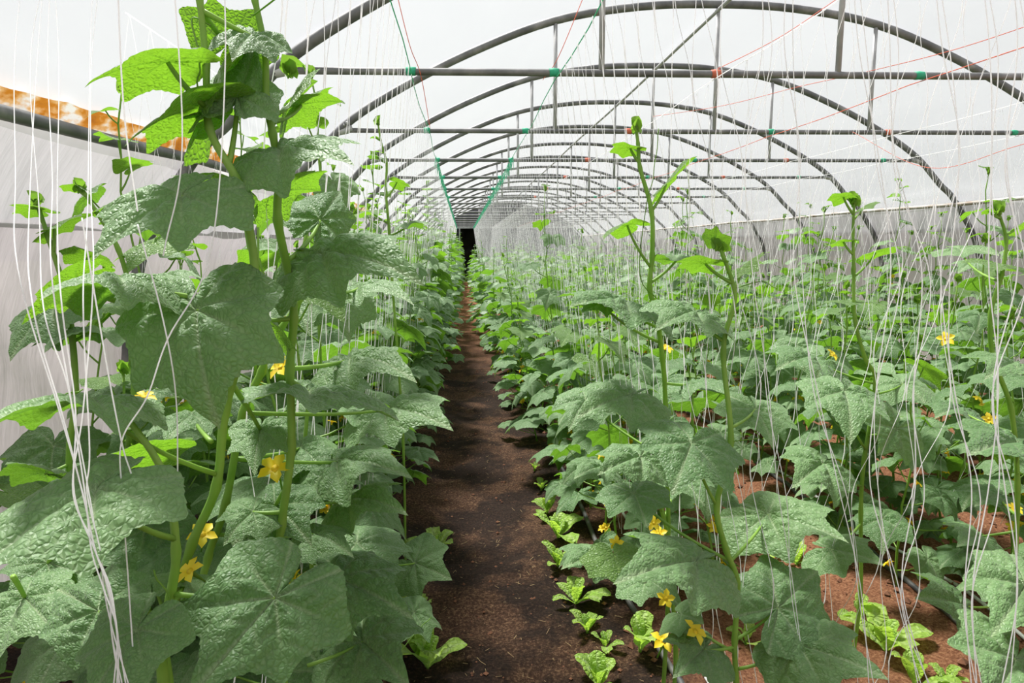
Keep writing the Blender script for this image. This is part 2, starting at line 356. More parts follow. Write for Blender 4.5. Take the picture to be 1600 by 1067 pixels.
# arches: pipe, tie bar, three hangers, end clamps
def tbm(pts, r, sides, name, m):
    b = MB(); b.tube(pts, r, sides); return b.mesh(name, m)
arch_me = tbm([(x, 0, z) for x, z in PR], 0.027, 10, 'arch_pipe', M['steel'])
barx = 2.60
bar_me = tbm([(-barx+i*barx/6, 0, HB) for i in range(13)], 0.017, 8, 'tie_bar', M['steel'])
def zarch(x): return float(np.interp(x, [p[0] for p in PR], [p[1] for p in PR]))
hang_me = [tbm([(x, 0, HB+0.01), (x, 0, zarch(x))], 0.014, 8, 'hanger', M['pale_steel']) for x in (-1.14, 0, 1.14)]
b = MB()
b.tube([(-0.05, 0, -0.01), (0.0, 0, 0), (0.05, 0, 0.015)], 0.026, 8); b.tube([(0, -0.05, 0.03), (0, 0.05, 0.03)], 0.006, 6); b.tube([(0.02, -0.04, 0.045), (0.02, 0.04, 0.045)], 0.012, 6)
clamp_me = b.mesh('clamp', M['pale_steel'])
def ring_me(m):
    b = MB(); b.tube([(-0.022, 0, 0), (0, 0, 0.002), (0.022, 0, 0)], 0.0195, 8); return b.mesh('twine_wrap', m)
wrapg, wrapr = ring_me(M['green_twine']), ring_me(M['red_twine'])
NETX = [-0.22, 0.45, 1.20, 2.22, 3.10, 4.05]
for i in range(-2, NA):
    y = D0+i*S
    t = empty('greenhouse_arch', (XC, y, 0))
    if i < 0: lab, g = 'grey steel pipe arch of the tunnel, behind the viewpoint', 'arches behind the viewpoint'
    elif i < 99: lab, g = f'grey steel pipe arch with tie bar, {ORD[i]} from the front of the tunnel', 'pipe arches of the tunnel'
    else: lab, g = 'small grey pipe arch at the far end of the tunnel', 'pipe arches at the far end'
    tag(t, lab, 'arch', g)
    link('arch_pipe', arch_me, t); link('tie_bar', bar_me, t)
    for h in hang_me: link('hanger', h, t)
    for sx in (-1, 1):
        c = link('clamp', clamp_me, t); c.location = (sx*barx, 0, HB); c.rotation_euler = (0, -0.0 if sx > 0 else 0, 0 if sx < 0 else PI)
    if 0 <= i < 6:
        for nx, g2 in zip(NETX, (wrapg, wrapg, wrapr, wrapg, wrapr, wrapg)):
            r = link('twine_wrap', g2, t); r.location = (nx-XC+R_.uniform(-.02, .02), 0, HB); r['label'] = 'green twine wrapped on bar' if g2 is wrapg else 'red twine wrapped on bar'
ridge = [(XC+0.01*math.sin(y), y, 1.657+CZ-0.045) for y in np.arange(YB, YE, S/2)]
b = MB(); b.tube(ridge, 0.013, 8); tag(b.build('ridge_pipe', M['pale_steel']), 'thin grey ridge pipe running under the crowns of all arches', 'pipe')
b = MB(); b.tube([(XC-3.04+0.05, y, RZ+0.008*math.sin(y*2)-0.03*max(0, min(2, 3.2-y))) for y in np.arange(YB, YE, S/2)], 0.021, 10)
tag(b.build('side_rail', M['steel']), 'dark grey steel side rail above the wrinkled curtain and below orange stains', 'rail')
b = MB(); b.tube([(XC+3.04-0.04, y, RZ-0.01+0.008*math.sin(y*1.7)) for y in np.arange(YB, YE, S/2)], 0.018, 10)
tag(b.build('side_rail', M['rail_wood']), 'pale weathered rail holding the curtain on the far side of the wide field', 'rail')
# orange-stained film edge above the rail
yy = np.arange(0.2, 9, 0.06); zz = np.linspace(0.0, 1, 7)
Zg, Yg = np.meshgrid(zz, yy, indexing='ij')
wav = 0.018*(vnoise(Yg*3, Zg*0, 21)) + 0.012*vnoise(Yg*11, Zg*0, 22)
t0 = RZ+0.02-0.03*np.clip(3.2-Yg, 0, 2); Zr = t0 + Zg*(0.040+wav)
Xr = XC - np.interp(Zr, [p[1] for p in PR[len(PR)//2:]][::-1], [p[0] for p in PR[len(PR)//2:]][::-1]) + 0.02 + 0.01*vnoise(Yg*5, Zg*2, 23)
tag(link('stained_film_edge', grid_mesh('stained_film_edge', Xr, Yg, Zr, M['stained'])), 'orange-brown stained strip of plastic film along the top of the side rail', 'film strip')

# ------------------------------------------------------------------ cucumber leaves
CT = np.radians([0, 14, 27, 40, 52, 64, 78, 92, 104, 118, 135, 150, 165, 174, 180])
CRr = np.array([1.02, 0.76, 0.67, 0.72, 0.87, 0.73, 0.69, 0.77, 0.83, 0.70, 0.66, 0.64, 0.53, 0.32, 0.08])
VA = np.radians([0, 52, 102, 150])
def leaf_geo(nr, na, seed, droop=0.25, fold=0.12, ripple=0.05, curl=0.0, lobed=1.0, fine=True, twist=0.0, relief=1.0):
    rs = np.random.RandomState(seed)
    th = np.linspace(-PI, PI, na+1)                           # the notch stays open: first and last spoke differ
    rr = np.interp(np.abs(th), CT, CRr)
    rr = rr*(1 + 0.05*np.sin(th*2+rs.rand()*6) + 0.03*np.sin(th*5+rs.rand()*6))
    smooth_r = 0.80 - 0.02*np.abs(th); rr = np.where(np.abs(th) < 2.9, smooth_r + (rr-smooth_r)*lobed, rr)
    if na > 30: rr = rr + 0.022*np.abs((th*17/PI*1.3) % 1 - 0.5)*2 - 0.011
    t = (np.arange(1, nr+1)/nr)**0.85
    TH, T = np.meshgrid(th, t); RR = rr[None, :]*T
    X = np.sin(TH)*RR; Y = np.cos(TH)*RR
    ax = np.abs(X); dmin = np.full(X.shape, 9.0); alongm = np.zeros(X.shape)
    for a in VA:
        d = np.abs(ax*math.cos(a)-Y*math.sin(a)); al = ax*math.sin(a)+Y*math.cos(a)
        d = np.where(al < 0, 9, d); m_ = d < dmin
        dmin = np.where(m_, d, dmin); alongm = np.where(m_, al, alongm)
    vein = np.clip(1-dmin/(0.026*(1.25-T)), 0, 1)
    sec = np.abs(((alongm - dmin*0.75 + 0.05*vnoise(X*6+seed, Y*6, 7))*6.5) % 1 - 0.5)*2       # chevron side veins
    sv = np.clip((sec-0.70)/0.3, 0, 1)*np.clip(dmin*12, 0, 1)*np.clip(T*4-.4, 0, 1)
    veinf = np.maximum(vein, sv*0.55)
    Z = 0.10*np.sqrt(np.clip(dmin*4, 0, 1))*(1-T*0.6) if fine else 0.03*np.clip(dmin*5, 0, 1)
    if fine:
        Z = Z + 0.055*(1-sec**2.5)*np.clip(dmin*9, 0, 1)*(1-0.6*T)
        Z = Z + 0.012*(vnoise(X*9+seed, Y*9, 4)-0.5) + 0.010*(vnoise(X*17, Y*17+seed, 5)-0.5)
    Z = Z*relief
    p1, p2 = rs.rand()*6, rs.rand()*6
    Z = Z + ripple*T**2*(np.sin(TH*3+p1)*0.6+np.sin(TH*5+p2)*0.5)
    # bend: tip down along Y, sides down along X, as true arcs so that the blade keeps its length
    def arc(u, k):
        k = np.where(np.abs(k) < 1e-4, 1e-4, k); return np.sin(u*k)/k, -(1-np.cos(u*k))/k
    kx = fold*3.0*(1+0.3*np.where(X > 0, rs.rand()-0.5, rs.rand()-0.5)); ky = droop*3.0
    X2, zx = arc(X, kx); kyy = np.where(Y > 0, ky, ky*0.5)
    Y2, zy = arc(Y, kyy)
    Z = Z + zx + zy + curl*T**3*0.4 + twist*X*Y
    V = np.stack([X2, Y2, Z], -1).reshape(-1, 3); V = np.vstack([[[0, 0, 0]], V])
    UV = np.stack([X, Y], -1).reshape(-1, 2); UV = np.vstack([[[0, 0]], UV])
    W = na+1
    F = [(0, 1+k, 2+k) for k in range(na)]
    F += [(1+i*W+k, 1+(i+1)*W+k, 1+(i+1)*W+k+1, 1+i*W+k+1) for i in range(nr-1) for k in range(na)]
    F = [tuple(reversed(f)) for f in F]
    return V, F, UV, np.concatenate([[1.0], veinf.reshape(-1)])
def leaf_mesh(name, m, *a, **kw):
    V, F, UV, ve = leaf_geo(*a, **kw)
    me = bpy.data.meshes.new(name); me.from_pydata(V.tolist(), [], F); me.materials.append(m)
    uvl = me.uv_layers.new(name='UVMap'); li = np.empty(len(me.loops), int); me.loops.foreach_get('vertex_index', li)
    uvl.data.foreach_set('uv', UV[li].reshape(-1))
    at_ = me.attributes.new('vein', 'FLOAT', 'POINT'); at_.data.foreach_set('value', ve)
    me.polygons.foreach_set('use_smooth', [True]*len(me.polygons))
    return me
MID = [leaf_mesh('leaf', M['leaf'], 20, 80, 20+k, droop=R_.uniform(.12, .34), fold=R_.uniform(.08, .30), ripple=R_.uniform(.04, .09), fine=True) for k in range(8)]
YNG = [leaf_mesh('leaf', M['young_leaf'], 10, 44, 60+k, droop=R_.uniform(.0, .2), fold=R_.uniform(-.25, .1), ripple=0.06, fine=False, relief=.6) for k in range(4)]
LOWV = [leaf_geo(2, 13, 80+k, droop=.22, fold=.18, ripple=.05, fine=False) for k in range(4)]
def frame(base, tip, n, width=1.0, length=None):
    base = Vector(base); y = Vector(tip)-base; L = y.length if length is None else length
    y.normalize(); n = Vector(n); n = n - y*n.dot(y)
    if n.length < 1e-3: n = Vector((0, 0.1, 1)) - y*y.z
    n.normalize(); x = y.cross(n)
    return Matrix(((x.x*L*width, y.x*L, n.x*L, base.x), (x.y*L*width, y.y*L, n.y*L, base.y), (x.z*L*width, y.z*L, n.z*L, base.z), (0, 0, 0, 1)))
def petiole_pts(a, b, sag=0.25, k=5):
    a, b = Vector(a), Vector(b); d = (b-a).length; c = a*0.45+b*0.55 - Vector((0, 0, d*sag)) + Vector((b.x-a.x, b.y-a.y, 0))*0.12
    return [a*(1-t)**2 + c*2*t*(1-t) + b*t*t for t in [i/k for i in range(k+1)]]
# growing tip: little cupped leaves round a bud
def shoot_tip_geo(seed):
    rs = random.Random(seed); V = []; F = []; n = 0
    for j in range(5):
        v, f, _, _ = leaf_geo(2, 11, seed+j, droop=-.35, fold=-.4, ripple=.03, fine=False)
        s_ = rs.uniform(.022, .04)*(1.2 if j < 3 else .7)
        az = j*2.4+rs.random(); el = rs.uniform(.7, 1.3)
        y = Vector((math.cos(az)*math.cos(el), math.sin(az)*math.cos(el), math.sin(el)))
        mt = frame((0.004*math.cos(az), 0.004*math.sin(az), -0.01*j*0.5), Vector((0.004*math.cos(az), 0.004*math.sin(az), 0))+y, (-math.cos(az), -math.sin(az), .6), 0.8, s_)
        v = np.array([tuple(mt @ Vector(p)) for p in v]); V.append(v); F += [tuple(i+n for i in q) for q in f]; n += len(v)
    return np.vstack(V), F
TIPS = []
for k_ in range(3):
    b = MB(); b.add(*shoot_tip_geo(300+10*k_)); TIPS.append(b.mesh('shoot_tip', M['bud']))
def flower_geo():
    b = MB(); V = []; 
    for j in range(5):
        a = j*2*PI/5; ca, sa = math.cos(a), math.sin(a)
        P = [(0.002, 0, 0), (0.008, 0.007, .006), (0.008, -0.007, .006), (0.018, 0.0085, .007), (0.018, -0.0085, .007), (0.028, 0, 0.002), (0.012, 0, 0.003)]
        b.add([(x*ca-y*sa, x*sa+y*ca, z) for x, y, z in P], [(0, 2, 6), (0, 6, 1), (6, 2, 4), (6, 3, 1), (6, 4, 5), (6, 5, 3)])
    b.tube([(0, 0, -.012), (0, 0, 0.004)], [.003, .006], 6)
    return b
FLOWER = flower_geo().mesh('flower', M['petal'])

# ------------------------------------------------------------------ procedural plants
def plant_spec(seed, h, dense=1.0, spread=1.0, young_top=3, lsize=0.125):
    """stem points, leaf frames (matrix, kind) and petioles of one plant, base at the origin"""
    rs = random.Random(seed); pts = []; x = y = 0.0; z = -0.03
    lean = (rs.uniform(-.06, .06), rs.uniform(-.06, .06))
    n = int(h/0.09)+1
    for i in range(n+1):
        pts.append(Vector((x, y, z))); x += rs.uniform(-.018, .018)+lean[0]*.09; y += rs.uniform(-.018, .018)+lean[1]*.09; z += (h+0.03)/n
    leaves = []; pets = []; az = rs.random()*6; i = 1
    while i < n+1:
        t = i/n; p = pts[i]
        az += 2.4+rs.uniform(-.5, .5)
        fade = 1.0 if t < .70 else max(0.30, 1-(t-.70)*2.3)
        base_f = min(1, .72+t*1.4)
        s_ = lsize*fade*base_f*rs.uniform(.82, 1.15)
        pl = (0.155 if t < .4 else .125)*fade*rs.uniform(.8, 1.25)*spread
        el = rs.uniform(.35, .8) + (0.3 if t > .8 else 0)
        d = Vector((math.cos(az)*math.cos(el), math.sin(az)*math.cos(el), math.sin(el)))
        q = p + d*pl
        down = rs.uniform(.05, .65) if t < .85 else rs.uniform(-.4, .2)
        az2 = az+rs.uniform(-.6, .6)
        td = Vector((math.cos(az2)*math.cos(down), math.sin(az2)*math.cos(down), -math.sin(down)))
        nn = Vector((math.cos(az2)*.3+rs.uniform(-.25, .25), math.sin(az2)*.3+rs.uniform(-.25, .25), 1))
        kind = 'y' if (t > .80 or fade < .62) else 'm'
        leaves.append((frame(q, q+td, nn, rs.uniform(.9, 1.1), s_), kind)); pets.append((p, q))
        step = 1 if (t < .62 or rs.random() < .45*dense) else 2
        if t < .45 and rs.random() < .55*dense:       # extra low side leaf
            a3 = rs.random()*6.28; r3 = rs.uniform(.08, .26)*spread; q = p+Vector((math.cos(a3)*r3, math.sin(a3)*r3, rs.uniform(-.03, .09)))
            if q.z < .06: q.z = .06+rs.random()*.04
            td = Vector((math.cos(a3), math.sin(a3), -rs.uniform(0, .5)))
            leaves.append((frame(q, q+td, (rs.uniform(-.3, .3), rs.uniform(-.3, .3), 1), 1, lsize*rs.uniform(.55, .9)), 'm')); pets.append((p, q))
        i += step
    return pts, leaves, pets, rs
def build_plant(seed, h, **kw):
    """prototype with parts: main_stem, leaf..., flower..., shoot_tip"""
    pts, leaves, pets, rs = plant_spec(seed, h, **kw)
    b = MB(); n = len(pts)
    b.tube(pts, [0.0062-0.0036*i/n for i in range(n)], 6)
    for a, q in pets: b.tube(petiole_pts(a, q, .12, 3), [.0030, .0027, .0024, .0022], 4, False)
    parts = [('main_stem', b.mesh('main_stem', M['stem']), Matrix.Identity(4))]
    for mt, kd in leaves: parts.append(('leaf', rs.choice(MID if kd == 'm' else YNG), mt))
    parts.append(('shoot_tip', rs.choice(TIPS), Matrix.Translation(pts[-1]+Vector((0, 0, .012))) @ Matrix.Scale(rs.uniform(.65, .95), 4)))
    for j in range(rs.randint(3, 6)):
        p = pts[min(n-1, rs.randint(1, max(2, int(n*.5))))]; a = rs.random()*6.28
        q = p+Vector((math.cos(a)*.035, math.sin(a)*.035, rs.uniform(0, .03)))
        parts.append(('flower', FLOWER, Matrix.Translation(q) @ Matrix.Rotation(rs.uniform(.3, 1.4), 4, Vector((-math.sin(a), math.cos(a), 0))) @ Matrix.Scale(rs.uniform(.7, 1.1), 4)))
    return parts
def low_plant(seed, h, **kw):
    """the same plant for the distance as stem and leaf vertex arrays"""
    pts, leaves, pets, rs = plant_spec(seed, h, **kw); b = MB()
    b.tube([pts[i] for i in range(0, len(pts), 3)]+[pts[-1]], 0.005, 3, False); ns = len(b.f)
    for mt, kd in leaves:
        v, f, _, _ = rs.choice(LOWV); M4 = np.array(mt)
        b.add(v@M4[:3, :3].T+M4[:3, 3], f)
    return np.vstack(b.v), b.f, ns
TALL = [build_plant(s_, h, dense=1.2, lsize=.145, spread=1.1) for s_, h in ((1, 1.72), (2, 1.55), (3, 1.85), (4, 1.42))]
BUSH = [build_plant(s_, h, dense=1.3, lsize=.15, spread=1.15) for s_, h in ((11, .95), (12, 1.08), (13, .85), (14, 1.18), (15, 1.0))]
RISE = [build_plant(s_, h, dense=.45, lsize=.14) for s_, h in ((21, 1.45), (22, 1.25), (23, 1.62))]
LT = [low_plant(s_, h, dense=1.0, lsize=.15) for s_, h in ((31, 1.7), (32, 1.5), (33, 1.8))]
LB = [low_plant(s_, h, dense=.9, lsize=.15) for s_, h in ((41, .9), (42, 1.0), (43, 1.15), (44, 1.4))]
def low_mesh(v, f, ns, name):
    me = bpy.data.meshes.new(name); me.from_pydata(v.tolist(), [], f); me.materials.append(M['leaf']); me.materials.append(M['stem'])
    me.polygons.foreach_set('material_index', [1 if k < ns else 0 for k in range(len(f))])
    me.polygons.foreach_set('use_smooth', [True]*len(f)); return me
LTM = [low_mesh(*a, 'cucumber_plant') for a in LT]; LBM = [low_mesh(*a, 'cucumber_plant') for a in LB]
HW = {'T': 'tall leafy', 'B': 'low bushy', 'R': 'slender upright'}
rows = [  # x, first Y, kinds, name of the row
    (-0.46, 1.72, 'T', 'row lining the path, curtain side'),
    (-0.84, 2.05, 'T', 'middle row on the curtain side'),
    (-1.12, 2.35, 'T', 'row against the wrinkled curtain'),
    (0.62, 2.60, 'BBR', 'first row past the path'),
    (0.95, 2.40, 'BBR', 'second row past the path'),
    (1.78, 2.45, 'BBR', 'third row past the path'),
    (2.15, 2.25, 'BBR', 'fourth row past the path'),
    (2.90, 2.5, 'BBR', 'fifth row past the path'),
    (3.30, 2.7, 'BRB', 'sixth row past the path'),
    (4.05, 3.4, 'BRB', 'seventh row past the path'),
    (4.45, 3.9, 'BRT', 'row by the pale weathered rail')]
far_v, far_f, far_mi, far_n = [], [], [], 0
nplants = 0
cand = []
for ri, (rx, y0, kinds, rn) in enumerate(rows):
    y = y0; k = 0
    while y < YE-0.5:
        cand.append((ri, k, rx+R_.uniform(-.07, .07), y+R_.uniform(-.07, .07), R_.choice(kinds))); y += 0.34 if y < 9 else .40; k += 1
extra = [(11, k_, x, y, 'B') for k_, (x, y) in enumerate([(-.62, 1.42), (-.88, 1.62), (-1.08, 1.78), (-.70, 1.82), (-1.18, 2.05), (-.95, 2.1)])] + [(11, 6, -.42, 1.42, 'T')]
extra += [(12, k_, x, y, 'B') for k_, (x, y) in enumerate([(1.95, 1.95), (2.3, 1.75)])]
rows += [(0, 0, '', 'loose front clump before the curtain'), (0, 0, '', 'front clump on the field side')]
for ri, k, x, y, kd in cand+extra:
    if ri in (0, 3): x += (-1 if ri == 3 else 1)*min(.22, max(0, (y-3.5)*.03))
    rn = rows[ri][3]; z = gz(x, y) if y < 27.5 else 0
    rz = R_.random()*6.28; s_ = R_.uniform(.88, 1.12)*(.82 if ri == 2 else .72 if ri == 12 else 1); sq = R_.uniform(.85, 1.1)
    if y < 8.2:
        proto = R_.choice({'T': TALL, 'B': BUSH, 'R': RISE}[kd])
        t = empty('cucumber_plant', (x, y, z), rz); t.scale = (sq, sq, s_)
        if k < 99: tag(t, f'{HW[kd]} plant, {ORD[k]} in the {rn}', 'plant', 'cucumber plants in the '+rn)
        else: tag(t, f'{HW[kd]} plant at middle distance in the {rn}', 'plant', f'{HW[kd]} plants at middle distance in the {rn}')
        for nm, me, mt in proto: link(nm, me, t, mt)
        nplants += 1
    elif y < 10.6:
        me = R_.choice(LTM if kd == 'T' else LBM)
        t = link('cucumber_plant', me); t.location = (x, y, z); t.rotation_euler = (0, 0, rz); t.scale = (sq, sq, s_)
        tag(t, f'tiny distant plant, {ORD[k]} in the {rn}', 'plant', 'distant cucumber plants in the '+rn); nplants += 1
    else:
        v, f, ns = R_.choice(LT if kd == 'T' else LB)
        c_, s2 = math.cos(rz), math.sin(rz); v = v*np.array([sq, sq, s_]); v = v@np.array([[c_, s2, 0], [-s2, c_, 0], [0, 0, 1]])+np.array([x, y, z])
        far_v.append(v); far_f += [tuple(i+far_n for i in q) for q in f]; far_mi += [1]*ns+[0]*(len(f)-ns); far_n += len(v)
me = bpy.data.meshes.new('far_cucumber_foliage'); me.from_pydata(np.vstack(far_v).tolist(), [], far_f)
me.materials.append(M['leaf']); me.materials.append(M['stem']); me.polygons.foreach_set('material_index', far_mi)
tag(link('far_cucumber_foliage', me), 'mass of far cucumber foliage filling the end of the tunnel', 'foliage', kind='stuff')
print('plants', nplants, 'far tris', len(far_f))
# ------------------------------------------------------------------ the plants nearest the viewpoint, leaf by leaf
HN = [0]
_b = MB(); _b.tube([(0, 0, -.055), (.002, 0, -.03), (0, 0, -.012), (0, 0, -.002)], [.0015, .0017, .004, .005], 6); CALYX = _b.mesh('calyx', M['bud'])
def hero(name_label, cat, stem, leaves, tips=(), flowers=(), r0=0.0062, r1=0.0035, tendrils=()):
    """stem: (px, py, Y) from the top down; each leaf: attach, tip, node it grows from, width, normal, droop, fold"""
    P = [at(*s_) for s_ in stem]
    last = P[-1]; g = Vector((last.x+0.02, last.y+0.02, 0)); g.z = gz(g.x, g.y)-0.02
    if last.z > 0.1: P += [last*0.5+g*0.5+Vector((0.015, 0, 0)), g]
    base = P[-1].copy(); base.z = 0
    t = empty('cucumber_plant', base); tag(t, name_label, cat)
    Q = [p-base for p in spline(P, 6)]
    b = MB(); n = len(Q); rad = [r1+(r0-r1)*min(1, i/(n*0.45)) for i in range(n)]
    rad = [x*(1.25 if i % 6 == 0 and 0 < i < n-1 else 1) for i, x in enumerate(rad)]
    b.tube(Q, rad, 8); b.build('main_stem', M['stem'], t)
    for L in leaves:
        (ax, ay, aY), (tx, ty, tY), node = L[0], L[1], L[2]
        wm = L[3] if len(L) > 3 else 1.0; nn = L[4] if len(L) > 4 and L[4] else (0, -.35, 1)
        dr = L[5] if len(L) > 5 else .2; fo = L[6] if len(L) > 6 else .15; young = len(L) > 7 and L[7]
        A, T = at(ax, ay, aY), at(tx, ty, tY); HN[0] += 1
        big = (T-A).length*1050/aY > 60
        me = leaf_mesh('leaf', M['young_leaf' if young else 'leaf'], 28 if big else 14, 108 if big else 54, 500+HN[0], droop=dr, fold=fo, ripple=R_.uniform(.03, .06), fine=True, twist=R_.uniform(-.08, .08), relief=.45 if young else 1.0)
        # keep the chord from attachment to tip as seen in the photograph
        wide = math.hypot(tx-ax, ty-ay)*aY/FPX*wm
        k = 1.0/max(.5, math.sin(min(1.5, dr*3.0))/(dr*3.0)) if dr > 0.02 else 1.0
        Ln = (T-A).length*min(k, 1.35); Ln = min(Ln, wide*1.35); mt = frame(A-base, T-base, nn, wide/Ln, Ln)
        if dr > 0.02:    # turn the blade so that its arc ends at the tip
            mt = mt @ Matrix.Rotation(min(.7, dr*1.5), 4, 'X')
        lf = link('leaf', me, t, mt)
        if node:
            Nn = at(*node)-base; A2 = A-base
            q_ = min(Q, key=lambda v: (v-Nn).length+abs(v.z-Nn.z)*.5)
            if (q_-Nn).length < .16: Nn = q_
            pb = MB(); pp = petiole_pts(Nn, A2, .06, 7); pb.tube(pp, [.0040-.0014*i/7 for i in range(8)], 6)
            pb.build('petiole', M['stem'], t)
    for (px, py, Y, s_) in tips:
        link('shoot_tip', R_.choice(TIPS), t, Matrix.Translation(at(px, py, Y)-base) @ Matrix.Rotation(R_.random()*6, 4, 'Z') @ Matrix.Scale(s_, 4))
    for (px, py, Y, s_) in flowers:
        q = at(px, py, Y)-base
        fl = link('flower', FLOWER, t, Matrix.Translation(q) @ Matrix.Rotation(R_.uniform(.4, 1.3), 4, Vector((1, R_.uniform(-1, 1), 0))) @ Matrix.Scale(s_, 4))
        link('calyx', CALYX, fl)
    for td in tendrils:
        P = spline([at(*q)-base for q in td], 8)
        P = [p+Vector((math.cos(i*1.3), 0, math.sin(i*1.3)))*(0.004*max(0, i/len(P)-.55)) for i, p in enumerate(P)]
        tb = MB(); tb.tube(P, .0011, 5); tb.build('tendril', M['bud'], t)
    return t
UPc = (0, -.8, .7); BK = (0, .45, 1)
# --- left of the path
hero('tallest vine in front of the side curtain, its bright leaves rising past the stained strip', 'plant',
    [(300,-90,.9),(312,0,.9),(322,100,.9),(327,200,.9),(372,285,.9),(388,350,.92),(398,430,.92),(385,520,.92),(352,640,.92),(338,760,.92),(300,850,.92),(270,960,.92),(262,1060,.92)],
    [((262,97,.86),(130,136,.80),(320,165,.9),.62,(0,.38,1),.18,.18,1),
     ((312,168,.9),(200,223,.82),(322,172,.9),.78,(0,.6,1),.15,.12,1),
     ((322,178,.9),(362,190,.98),None,1.0,(0,.5,1),.1,.1,1),
     ((392,56,.93),(360,108,.86),(411,40,.95),1.15,(.1,-1,.3),.15,.2),
     ((372,152,.93),(402,92,1.0),(383,256,.93),1.15,(.1,-1,.35),-.12,.22),
     ((440,236,.92),(556,264,.84),(425,300,.93),1.0,(-.05,-.55,.8),.15,.22),
     ((284,308,.84),(148,402,.76),(380,318,.9),.78,(-.1,-.8,.7),.12,.22),
     ((308,486,.86),(338,642,.82),(303,440,.9),1.05,(-.12,-.6,.9),.34,.14),
     ((185,436,.84),(-15,488,.66),(250,480,.9),.55,(-.1,-.25,1),.12,.40),
     ((120,440,.88),(30,510,.84),(180,470,.9),.6,(.2,.5,.8),.10,.1,1),
     ((407,672,1.0),(398,738,.93),(395,600,.95),1.0,(.05,-.6,.8),.2,.1),
     ((140,628,.80),(-25,668,.62),(262,745,.9),.85,(0,-.12,1),.08,.32),
     ((330,160,.95),(420,60,1.05),None,.9,(0,.6,1),.1,.1,1),
     ((355,70,.97),(402,15,.99),(385,40,.95),1.2,(0,.9,.6),.1,.1,1)],
    flowers=[(226,622,1.15,.75),(298,893,.9,.8),(316,836,.95,.8)],
    tendrils=[[(395,25,.9),(440,-10,.88),(470,-40,.9)],[(330,40,.9),(300,30,.9),(312,90,.88),(308,140,.88)],[(60,660,.9),(95,620,.88),(130,610,.9)]])
hero('second tall vine close beside the tallest one, with dark drooping leaves toward the path', 'plant',
    [(382,-60,.95),(398,0,.95),(414,80,.95),(416,155,.95),(426,209,.95),(436,273,.97),(434,344,.97),(453,438,1.0),(459,497,1.0),(453,576,1.0),(455,700,1.0),(440,820,1.0),(428,940,1.0)],
    [((505,398,1.0),(655,438,.92),(452,430,1.0),.85,(-.1,-.6,.8),.22,.25),
     ((412,500,.98),(470,560,.95),(445,500,1.0),1.1,(0,.5,.8),.1,.1,1),
     ((482,612,1.0),(640,668,.90),(452,600,1.0),.75,(.12,.10,1),.10,.12),
     ((550,560,1.15),(640,590,1.05),(460,560,1.05),1.1,(0,-.45,1),.2,.25),
     ((500,345,1.15),(540,290,1.25),(450,400,1.0),1.0,(.3,-.6,.7),.1,.2),
     ((470,165,1.05),(530,160,1.1),(474,212,1.05),1.15,(0,.7,1),.1,.2,1),
     ((455,160,1.0),(500,118,1.08),(440,190,.97),1.1,(.1,.8,.7),.1,.15,1),
     ((445,300,1.05),(500,300,1.15),(436,300,1.0),1.5,(0,.9,.4),.1,.15,1),
     ((350,290,1.0),(280,300,1.05),(372,285,.95),1.1,(0,.6,.9),.1,.2,1),
     ((395,800,1.0),(352,850,.95),(430,800,1.0),1.0,(0,-.6,.8),.2,.2),
     ((430,790,1.05),(485,850,1.0),(440,760,1.0),1.1,(.1,-.6,.8),.2,.2)],
    tips=[(452,106,1.0,.6)], flowers=[(430,733,1.0,1.0),(440,575,1.1,.9)])
hero('vine with broad grey-green leaves stepping down toward the path edge', 'plant',
    [(498,380,1.15),(490,434,1.1),(440,512,1.08),(418,545,1.08),(409,580,1.08),(380,645,1.08),(352,790,1.08),(325,872,1.08),(322,950,1.08)],
    [((528,722,1.22),(640,745,1.12),(400,720,1.08),.95,(0,-.45,1),.18,.28),
     ((550,782,1.25),(632,798,1.15),(420,800,1.08),1.1,(0,-.5,1),.22,.25),
     ((490,835,1.15),(552,870,1.08),(400,850,1.05),.95,(.1,-.5,1),.2,.3),
     ((530,905,1.2),(640,962,1.10),(420,900,1.1),.9,(-.1,-.6,1),.15,.3),
     ((567,1003,1.25),(640,1075,1.12),(480,1040,1.2),1.15,(.1,-.75,.7),.15,.12),
     ((648,880,2.3),(705,905,2.25),(600,885,2.2),1.2,(.1,-.7,.8),.1,.15),
     ((602,640,1.35),(700,670,1.25),(480,640,1.15),1.0,(0,-.5,1),.2,.25),
     ((470,700,1.3),(520,760,1.2),(450,690,1.2),1.0,(.1,-.4,1),.2,.2),
     ((560,450,1.5),(640,470,1.4),(500,440,1.2),1.0,(0,-.3,1),.2,.2)],
    flowers=[(592,880,1.4,.9),(478,908,1.15,.8)])
